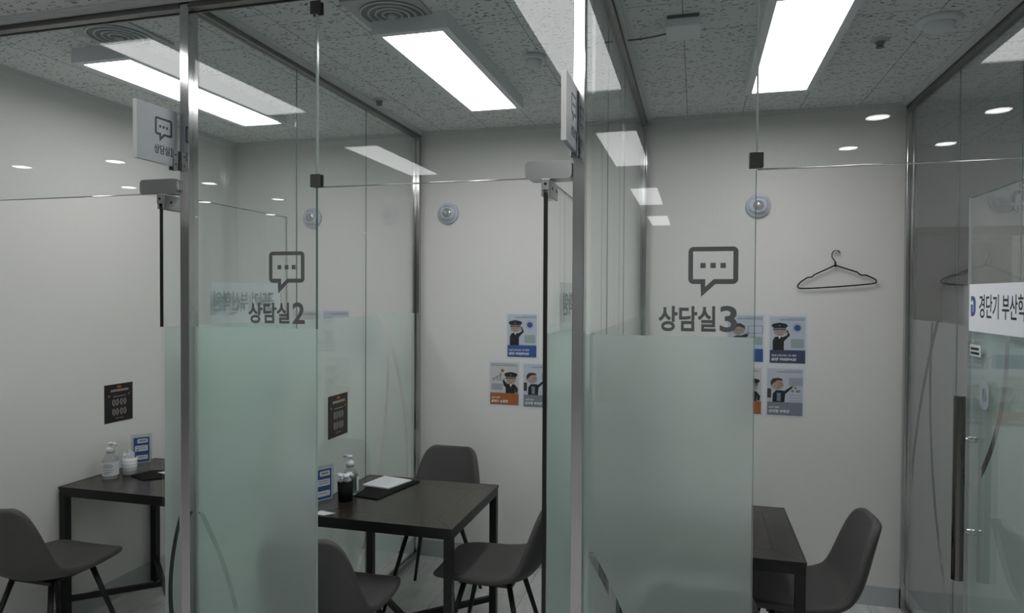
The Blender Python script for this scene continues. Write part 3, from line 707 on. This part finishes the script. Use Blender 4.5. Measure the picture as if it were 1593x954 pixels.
def black_poster(x, y0, label):
    r = empty('award_poster', (x, y0, .955)); tag(r, label, 'poster', 'black award posters'); W, H = .188, .205
    boxo('sheet', (0, 0, 0), (.0012, W, H), M['poster_black'], r)
    f = lambda name, loops, m, lay=1: link(name, flat([[(px*W, pz*H) for px, pz in lp] for lp in loops], (.0014+.0003*lay, 0, 0), Y_, Z_, thick=.0003), m, r)
    for cx, cz in ((.38, .52), (.65, .52), (.38, .27), (.65, .27)):
        lp = []
        for s in (-1, 1):
            o_, i_ = [], []
            for kk in range(9):
                a = math.radians(-70+kk*16.5); o_.append((cx+s*.115*math.cos(a), cz+.105*math.sin(a))); i_.append((cx+s*.085*math.cos(a), cz+.080*math.sin(a)))
            lp.append(o_+i_[::-1])
        f('laurel', lp, M['laurel'])
        f('award_print', [[(cx-.05, cz+dz), (cx+.05, cz+dz), (cx+.05, cz+dz+.012), (cx-.05, cz+dz+.012)] for dz in (-.05, -.02, .01, .04)], M['greypl'])
    for (x0, x1, z0, z1) in ((.22, .85, .80, .86), (.30, .75, .665, .685), (.38, .66, .09, .105)):
        b = bmesh.new(); xx = x0
        while xx < x1: ww = R.uniform(.03, .06); box(b, (.0014, xx*W, z0*H), (.0018, min(xx+ww, x1)*W, z1*H)); xx += ww+.015
        link('print_line', b, M['laurel'], r)
    f('ribbon_glow', [[(.42, .90), (.60, .90), (.56, .955), (.46, .955)], disc(.15, .70, .03, .03), disc(.86, .70, .03, .03)], M['orange'])
black_poster(XL, 2.926, 'small black poster with four laurel wreaths on the leftmost room wall')
black_poster(P12+.0055, 2.912, 'small black poster with four laurel wreaths stuck on the left glass partition')

# ------------------------------------------------------------ blade signs
def blade(x, num, label, dz=0):
    r = empty('room_sign', (x, 1.90, 2.085+dz)); tag(r, label, 'sign', 'projecting room number signs')
    boxo('board', (-.007, -.095, 0), (.007, .080, .188), M['sign'], r, .001)
    boxo('face_edge', (-.0072, -.0972, 0), (.0072, -.0952, .188), M['signside'], r)
    for sx in (1, -1):
        ri = Y_*sx; xx = .0072*sx
        o0 = -.060*sx if sx > 0 else .045
        link('speech_bubble_symbol', bubble((xx, o0+.040*sx, .072), ri, Z_, .076), M['ink'], r)
        link('lettering', merge([text('상담실', (xx, o0+.036*sx, .030), ri, Z_, .068, .030, bold=.015), (flat([[(.002, 0), (.012, 0), (.012, .0035), (.0092, .0035), (.0092, .029), (.0062, .029), (.0022, .0255), (.0022, .0225), (.0055, .0240), (.0055, .0035), (.002, .0035)]], (xx, o0+.1055*sx, .030), ri, Z_) if num == '1' else text(num, (xx, o0+.108*sx, .030), ri, Z_, .014, .029, bold=.004))]), M['ink'], r)
    bm = bmesh.new(); box(bm, (-.011, .060, -.012), (-.0075, .0875, .055)); box(bm, (.0075, .060, -.012), (.011, .0875, .055)); box(bm, (-.011, .0805, -.012), (.011, .0875, .055))
    br = link('bracket', bm, M['satin'], r)
    for zz in (.008, .040):
        bm = bmesh.new(); tube(bm, [(.0111, .068, zz), (.0122, .068, zz)], .003, 10); link('screw', bm, M['black'], br)
blade(-1.735, '1', 'projecting white sign numbered 1 on the left steel post')
blade(-.345, '2', 'projecting white sign seen nearly edge-on beside the central steel post', -.02)

# ------------------------------------------------------------ tables
def table(x0, x1, y0, y1, label):
    W, D, H = x1-x0, y1-y0, .70
    r = empty('meeting_table', (x0, y0, 0)); tag(r, label, 'table', 'square meeting tables')
    bm = bmesh.new(); box(bm, (0, 0, H-.008), (W, D, H-.001), .001)
    top = link('tabletop', bm, M['tabletop'], r)
    # mitred border groove
    bm = bmesh.new(); g = .10
    for a, b in (((g, g), (W-g, g)), ((W-g, g), (W-g, D-g)), ((W-g, D-g), (g, D-g)), ((g, D-g), (g, g)), ((0, 0), (g, g)), ((W, 0), (W-g, g)), ((W, D), (W-g, D-g)), ((0, D), (g, D-g))):
        a, b = Vector((*a, H-.0009)), Vector((*b, H-.0009)); d = (b-a).normalized()*.0009; nn = Vector((-d.y, d.x, 0))
        bm.faces.new([bm.verts.new(p) for p in (a+nn, b+nn, b-nn, a-nn)])
    link('border_groove', bm, M['tableframe'], top)
    bm = bmesh.new(); t_ = .035; h0 = H-.046
    box(bm, (0, 0, h0), (W, t_, H-.0085), .001); box(bm, (0, D-t_, h0), (W, D, H-.0085), .001); box(bm, (0, t_, h0), (t_, D-t_, H-.0085)); box(bm, (W-t_, t_, h0), (W, D-t_, H-.0085))
    link('apron', bm, M['tableframe'], r)
    bm = bmesh.new(); e = .0025
    for a, b in (((-e, -e), (W+e, 0)), ((-e, D), (W+e, D+e)), ((-e, 0), (0, D)), ((W, 0), (W+e, D))): box(bm, (*a, H-.012), (*b, H))
    link('edge_band', bm, M['tableframe'], r)
    for px, py in ((0, 0), (W-t_, 0), (0, D-t_), (W-t_, D-t_)): boxo('leg', (px, py, 0), (px+t_, py+t_, h0), M['tableframe'], r, .001)
    bm = bmesh.new()
    for a, b in (((t_/2, t_/2), (W-t_/2, D-t_/2)), ((W-t_/2, t_/2), (t_/2, D-t_/2))):
        a, b = Vector((*a, 0)), Vector((*b, 0)); d = (b-a).normalized(); n_ = Vector((-d.y, d.x, 0))*.011; a = a+d*.02; b = b-d*.02
        vv = [bm.verts.new(p+Vector((0, 0, z))) for z in (.125, .150) for p in (a+n_, b+n_, b-n_, a-n_)]
        bm.faces.new(vv[:4]); bm.faces.new(vv[4:])
        for i in range(4): bm.faces.new((vv[i], vv[(i+1) % 4], vv[4+(i+1) % 4], vv[4+i]))
    link('cross_stretcher', bm, M['tableframe'], r)
    return r
table(-3.008, -2.335, 2.648, 3.262, 'dark square table against the wall of the leftmost room')
table(-1.655, -.948, 2.598, 3.272, 'dark brown square table in the middle room against the glass partition')
table(-.272, .388, 2.615, 3.268, 'dark square table in room 3, partly behind the frosted pane')

# ------------------------------------------------------------ chairs
def shell_bm():
    prof = [(.225, .418), (.222, .436), (.205, .447), (.15, .449), (.07, .440), (-.02, .430), (-.10, .430), (-.165, .445), (-.205, .480), (-.230, .535), (-.248, .600), (-.264, .665), (-.278, .720), (-.287, .755), (-.293, .775)]
    hw =   [.130, .155, .178, .200, .212, .216, .216, .212, .207, .200, .190, .176, .160, .140, .105]
    curl = [.000, .000, .004, .010, .018, .028, .040, .052, .058, .056, .052, .046, .038, .028, .016]
    nu = 12; bm = bmesh.new(); grid = []
    for i, (y, z) in enumerate(prof):
        a = prof[max(i-1, 0)]; b = prof[min(i+1, len(prof)-1)]
        ty, tz = b[0]-a[0], b[1]-a[1]; l = math.hypot(ty, tz); ty, tz = ty/l, tz/l
        ny, nz = tz, -ty       # points to the sitter's side
        if nz < 0 and i < 6: ny, nz = -ny, -nz
        row = []
        for j in range(nu+1):
            u = -1+2*j/nu
            c = curl[i]*abs(u)**2.4
            # rounded corners at the front edge and the top of the back
            row.append(bm.verts.new((u*hw[i], y+ny*c*(1 if i >= 5 else .3), z+abs(nz)*c)))
        grid.append(row)
    for i in range(len(grid)-1):
        for j in range(nu): bm.faces.new((grid[i][j], grid[i][j+1], grid[i+1][j+1], grid[i+1][j]))
    return bm
def make_chair():
    r = empty('upholstered_chair', (0, 0, 0))
    o = link('seat_shell', shell_bm(), M['chair'], r, smooth=2)
    sd = o.modifiers.new('thick', 'SOLIDIFY'); sd.thickness = .033; sd.offset = 0
    ss = o.modifiers.new('sub', 'SUBSURF'); ss.levels = 2; ss.render_levels = 2
    bm = bmesh.new(); box(bm, (-.115, -.115, .398), (.115, .125, .414), .003)
    link('under_frame', bm, M['chairleg'], r)
    for sx in (-1, 1):
        for (ya, yb) in ((.10, .205), (-.10, -.205)):
            bm = bmesh.new(); tube(bm, [(sx*.105, ya, .410), (sx*.198, yb, .004)], .0125, 12, .0085); l = link('leg', bm, M['chairleg'], r, True)
            bm = bmesh.new(); tube(bm, [(sx*.198, yb, .004), (sx*.199, yb*1.005, 0)], .0095, 10); link('foot_cap', bm, M['black'], l)
    return r
def copy_tree(o, parent=None):
    c = o.copy(); C.objects.link(c)
    if parent: c.parent = parent
    for ch in list(o.children): copy_tree(ch, c)
    return c
proto = make_chair()
spots = [(-1.355, 3.44, math.pi, 'dark grey chair facing the viewer behind the middle room table'),
         (-.860, 2.905, math.pi/2, 'dark grey chair in profile at the right side of the middle room table'),
         (-1.365, 2.435, 0, 'dark grey chair with its back to the viewer, near side of the middle table'),
         (-2.762, 2.400, 0, 'dark grey chair with its back to the viewer in the leftmost room'),
         (.402, 2.985, math.pi/2+.03, 'dark grey chair in profile at the right side of the room 3 table'),
         (.020, 2.43, 0, 'dark grey chair mostly behind the frosted pane of room 3')]
first = True
for x, y, a, lab in spots:
    o = proto if first else copy_tree(proto); first = False
    o.location = (x, y, 0); o.rotation_euler = (0, 0, a); tag(o, lab, 'chair', 'dark grey upholstered chairs')

# ------------------------------------------------------------ things on the tables
ZTb = .7005
def sanitizer(x, y, label, rz=0, s=1.0):
    r = empty('sanitizer_bottle', (x, y, ZTb), rz); r.scale = (s, s, s); tag(r, label, 'pump bottle', 'hand sanitizer bottles')
    bm = bmesh.new(); lathe(bm, [(.033, 0), (.036, .003), (.036, .078), (.033, .092), (.022, .108), (.014, .118), (.013, .124)], (0, 0, 0), 28); link('bottle', bm, M['bottle'], r, True)
    bm = bmesh.new(); lathe(bm, [(.0345, .0035), (.0345, .060)], (0, 0, 0), 28); link('gel', bm, M['bottle'], r, True)
    bm = bmesh.new(); rings = []
    for zz in (.014, .080): rings.append([bm.verts.new((.0366*math.cos(a), .0366*math.sin(a), zz)) for a in [math.radians(-160+q*10) for q in range(22)]])
    for q in range(21): bm.faces.new((rings[0][q], rings[0][q+1], rings[1][q+1], rings[1][q]))
    lb = link('paper_label', bm, M['whitep'], r, True)
    bm = bmesh.new()
    for zz, a0, a1 in ((.066, -75, -20), (.059, -82, -15), (.052, -80, -18), (.040, -84, -12), (.030, -76, -22), (.023, -70, -40)):
        a = a0
        while a < a1:
            da = R.uniform(4, 8)
            ps = [(math.radians(v)) for v in (a, a+da)]
            bm.faces.new([bm.verts.new(p) for p in ((.0371*math.cos(ps[0]), .0371*math.sin(ps[0]), zz), (.0371*math.cos(ps[1]), .0371*math.sin(ps[1]), zz), (.0371*math.cos(ps[1]), .0371*math.sin(ps[1]), zz+.0035), (.0371*math.cos(ps[0]), .0371*math.sin(ps[0]), zz+.0035))]); a += da+2
    link('label_print', bm, M['greyp'], lb)
    bm = bmesh.new(); lathe(bm, [(.0185, .119), (.0185, .140), (.013, .145), (.007, .147), (.007, .158), (.012, .160), (.012, .167), (.004, .170)], (0, 0, 0), 20)
    tube(bm, [(0, 0, .163), (.018, .004, .166), (.032, .007, .163), (.036, .008, .157)], .0056, 8); link('pump', bm, M['white'], r, True)
sanitizer(-2.905, 2.852, 'clear pump bottle on the table in the leftmost room', -.3, 1.08)
sanitizer(-1.585, 2.935, 'clear pump bottle standing behind the black cup on the middle room table', 2.6, 1.08)
def cup(x, y, m, label, mi):
    r = empty('stick_cup', (x, y, ZTb)); tag(r, label, 'cup', 'cups of wrapped sticks')
    bm = bmesh.new()
    lathe(bm, [(.030, 0), (.033, .002), (.036, .088), (.034, .088), (.031, .010)], (0, 0, 0), 28); c = link('cup_body', bm, m, r, True)
    if mi == 0:
        bm = bmesh.new()
        for zz in (.070, .052, .034, .018):
            for q in range(16):
                a = math.radians(-150+q*13); rr = .0312+.0030*zz/.088+.0012
                box(bm, (rr*math.cos(a)-.0015, rr*math.sin(a)-.0015, zz), (rr*math.cos(a)+.0015, rr*math.sin(a)+.0015, zz+.003))
        link('print_lines', bm, M['greyp'], c)
    for q in range(16 if mi == 0 else 26):
        a = R.uniform(0, 6.28); rr = R.uniform(.004, .024); bm = bmesh.new()
        if mi == 0:
            px, py = rr*math.cos(a), rr*math.sin(a); ex, ey = px*1.4+R.uniform(-.006, .006), py*1.4+R.uniform(-.006, .006)
            tube(bm, [(px*.8, py*.8, .02), (ex, ey, R.uniform(.105, .125))], .0040, 5)
        else:
            px, py = rr*math.cos(a), rr*math.sin(a); pz = R.uniform(.090, .120)
            bmesh.ops.create_icosphere(bm, subdivisions=1, radius=.0105, matrix=Matrix.Translation((px*1.2, py*1.2, pz)) @ Matrix.Rotation(a, 4, 'X') @ Matrix.Diagonal((1.5, .8, .9, 1)))
        link('wrapped_stick', bm, M['tissue'], r)
    if mi == 0:
        bm = bmesh.new(); tube(bm, [(.02, .005, .06), (.040, .012, .130)], .004, 6, .002); link('dark_pen', bm, M['cabinet'], r)
cup(-2.865, 2.935, M['whitep'], 'white printed cup full of sticks on the table in the leftmost room', 0)
cup(-1.555, 2.835, M['folder'], 'black cup heaped with white wrapped bits on the middle room table', 1)
def stand(x, y, rz, label):
    r = empty('menu_stand', (x, y, ZTb), rz); tag(r, label, 'menu stand', 'acrylic menu stands')
    # local: card faces -Y, width along X
    bm = bmesh.new(); box(bm, (-.050, -.0025, .030), (.050, -.0008, .190)); box(bm, (-.050, .0008, .030), (.050, .0025, .190)); link('acrylic_sheet', bm, M['acrylic'], r)
    bm = bmesh.new()
    for s in (-1, 1):
        vv = [bm.verts.new(p) for p in ((-.050, s*.0026, .032), (.050, s*.0026, .032), (.050, s*.042, .001), (-.050, s*.042, .001))]
        v2 = [bm.verts.new((v.co.x, v.co.y-s*.0015, v.co.z-.0012)) for v in vv]
        bm.faces.new(vv); bm.faces.new(v2[::-1])
        for i in range(4): bm.faces.new((vv[i], vv[(i+1) % 4], v2[(i+1) % 4], v2[i]))
    link('acrylic_foot', bm, M['acrylic'], r)
    cd_ = boxo('card', (-.044, -.0005, .034), (.044, .0005, .178), M['paper'], r)
    f = lambda n, lp, m, l: link(n, flat(lp, (0, -.0007-.00025*l, 0), X_, Z_, thick=.0002), m, cd_)
    f('blue_print', [[(-.038, .040), (.038, .040), (.038, .172), (-.038, .172)]], M['blue'], 0)
    f('white_panels', [rrect(-.020, .142, .030, .164, .004), rrect(-.032, .098, .030, .128, .004), rrect(-.032, .052, .030, .076, .004)], M['whitep'], 1)
    f('text_lines', [[(-.012, .150), (.022, .150), (.022, .157), (-.012, .157)], [(-.026, .118), (.022, .118), (.022, .121), (-.026, .121)], [(-.026, .108), (.022, .108), (.022, .111), (-.026, .111)], [(-.026, .064), (.018, .064), (.018, .067), (-.026, .067)]], M['greyp'], 2)
stand(-2.885, 3.035, math.radians(52), 'acrylic stand with a blue card on the table in the leftmost room')
stand(-1.590, 2.705, math.radians(62), 'acrylic stand with a blue card at the partition end of the middle room table')
def sheet(name, pts, z, th, m, label, cat, curlv=0):
    bm = bmesh.new(); lo = [bm.verts.new((p[0], p[1], z)) for p in pts]; hi = [bm.verts.new((p[0], p[1], z+th)) for p in pts]
    bm.faces.new(lo[::-1]); bm.faces.new(hi); n = len(pts)
    for i in range(n): bm.faces.new((lo[i], lo[(i+1) % n], hi[(i+1) % n], hi[i]))
    o = link(name, bm, m); return tag(o, label, cat)
cbd = sheet('clipboard', [(-1.545, 2.900), (-1.415, 2.880), (-1.345, 3.215), (-1.560, 3.240)], ZTb, .004, M['folder'], 'black folder under the white papers on the middle room table', 'folder')
pp = sheet('paper_stack', [(-1.585, 3.060), (-1.435, 3.035), (-1.385, 3.205), (-1.550, 3.235)], ZTb+.0045, .006, M['whitep'], 'stack of white printed papers on the black folder', 'paper')
bm = bmesh.new()
for i in range(11):
    a = Vector((-1.565+.0030*i*.9, 3.075+.013*i, ZTb+.0107)); b = a+Vector((.120*(R.uniform(.6, 1)), -.018, 0))
    d = Vector((0, .0022, 0)); bm.faces.new([bm.verts.new(p) for p in (a, b, b+d, a+d)])
link('printed_lines', bm, M['greypl'], pp)
sheet('note_paper', [(-1.60, 2.615), (-1.535, 2.610), (-1.500, 2.650), (-1.58, 2.665)], ZTb, .001, M['whitep'], 'small white slip of paper at the near end of the middle room table', 'paper')
sheet('folder', [(-2.830, 2.905), (-2.700, 2.850), (-2.56, 2.98), (-2.66, 3.07), (-2.80, 3.02)], ZTb, .004, M['folder'], 'black folder on the table in the leftmost room', 'folder')
sheet('paper_sheet', [(-2.735, 2.985), (-2.62, 2.955), (-2.58, 3.04), (-2.68, 3.065)], ZTb+.0045, .001, M['whitep'], 'white paper on the black folder in the leftmost room', 'paper')

# ------------------------------------------------------------ wire hanger
yh = 3.990
bm = bmesh.new()
pts = [(.700, 1.868), (.701, 1.884), (.710, 1.897), (.724, 1.901), (.739, 1.893), (.748, 1.878)]
P = lambda L_: [(a, yh, b) for a, b in L_]
hook = [(.742, 1.884), (.734, 1.895), (.722, 1.900), (.709, 1.894), (.701, 1.880), (.702, 1.862), (.712, 1.848), (.719, 1.836), (.719, 1.818)]
tube(bm, P(hook), .0028, 8)
tube(bm, P([(.716, 1.818), (.674, 1.797), (.628, 1.775), (.612, 1.766), (.606, 1.757), (.590, 1.755), (.578, 1.752), (.545, 1.728), (.533, 1.712), (.533, 1.700), (.543, 1.694), (.600, 1.695), (.72, 1.703), (.84, 1.713), (.905, 1.721), (.919, 1.727), (.918, 1.739), (.900, 1.751), (.866, 1.766), (.852, 1.764), (.840, 1.768), (.826, 1.781), (.780, 1.797), (.722, 1.818)]), .0036, 8)
tube(bm, P([(.719, 1.836), (.719, 1.810)]), .0050, 8)
tag(link('wire_hanger', bm, M['wire'], None, True), 'black wire coat hanger hung on the back wall of room 3', 'hanger')
bm = bmesh.new(); tube(bm, [(.722, YB, 1.8935), (.722, YB-.030, 1.8945)], .0022, 8); tube(bm, [(.722, YB-.030, 1.8945), (.722, YB-.031, 1.901)], .0022, 8)
bm2 = bm; box(bm2, (.712, YB-.004, 1.885), (.732, YB-.0002, 1.903), .001)
tag(link('wall_hook', bm2, M['white']), 'tiny white hook holding the wire hanger', 'hook')
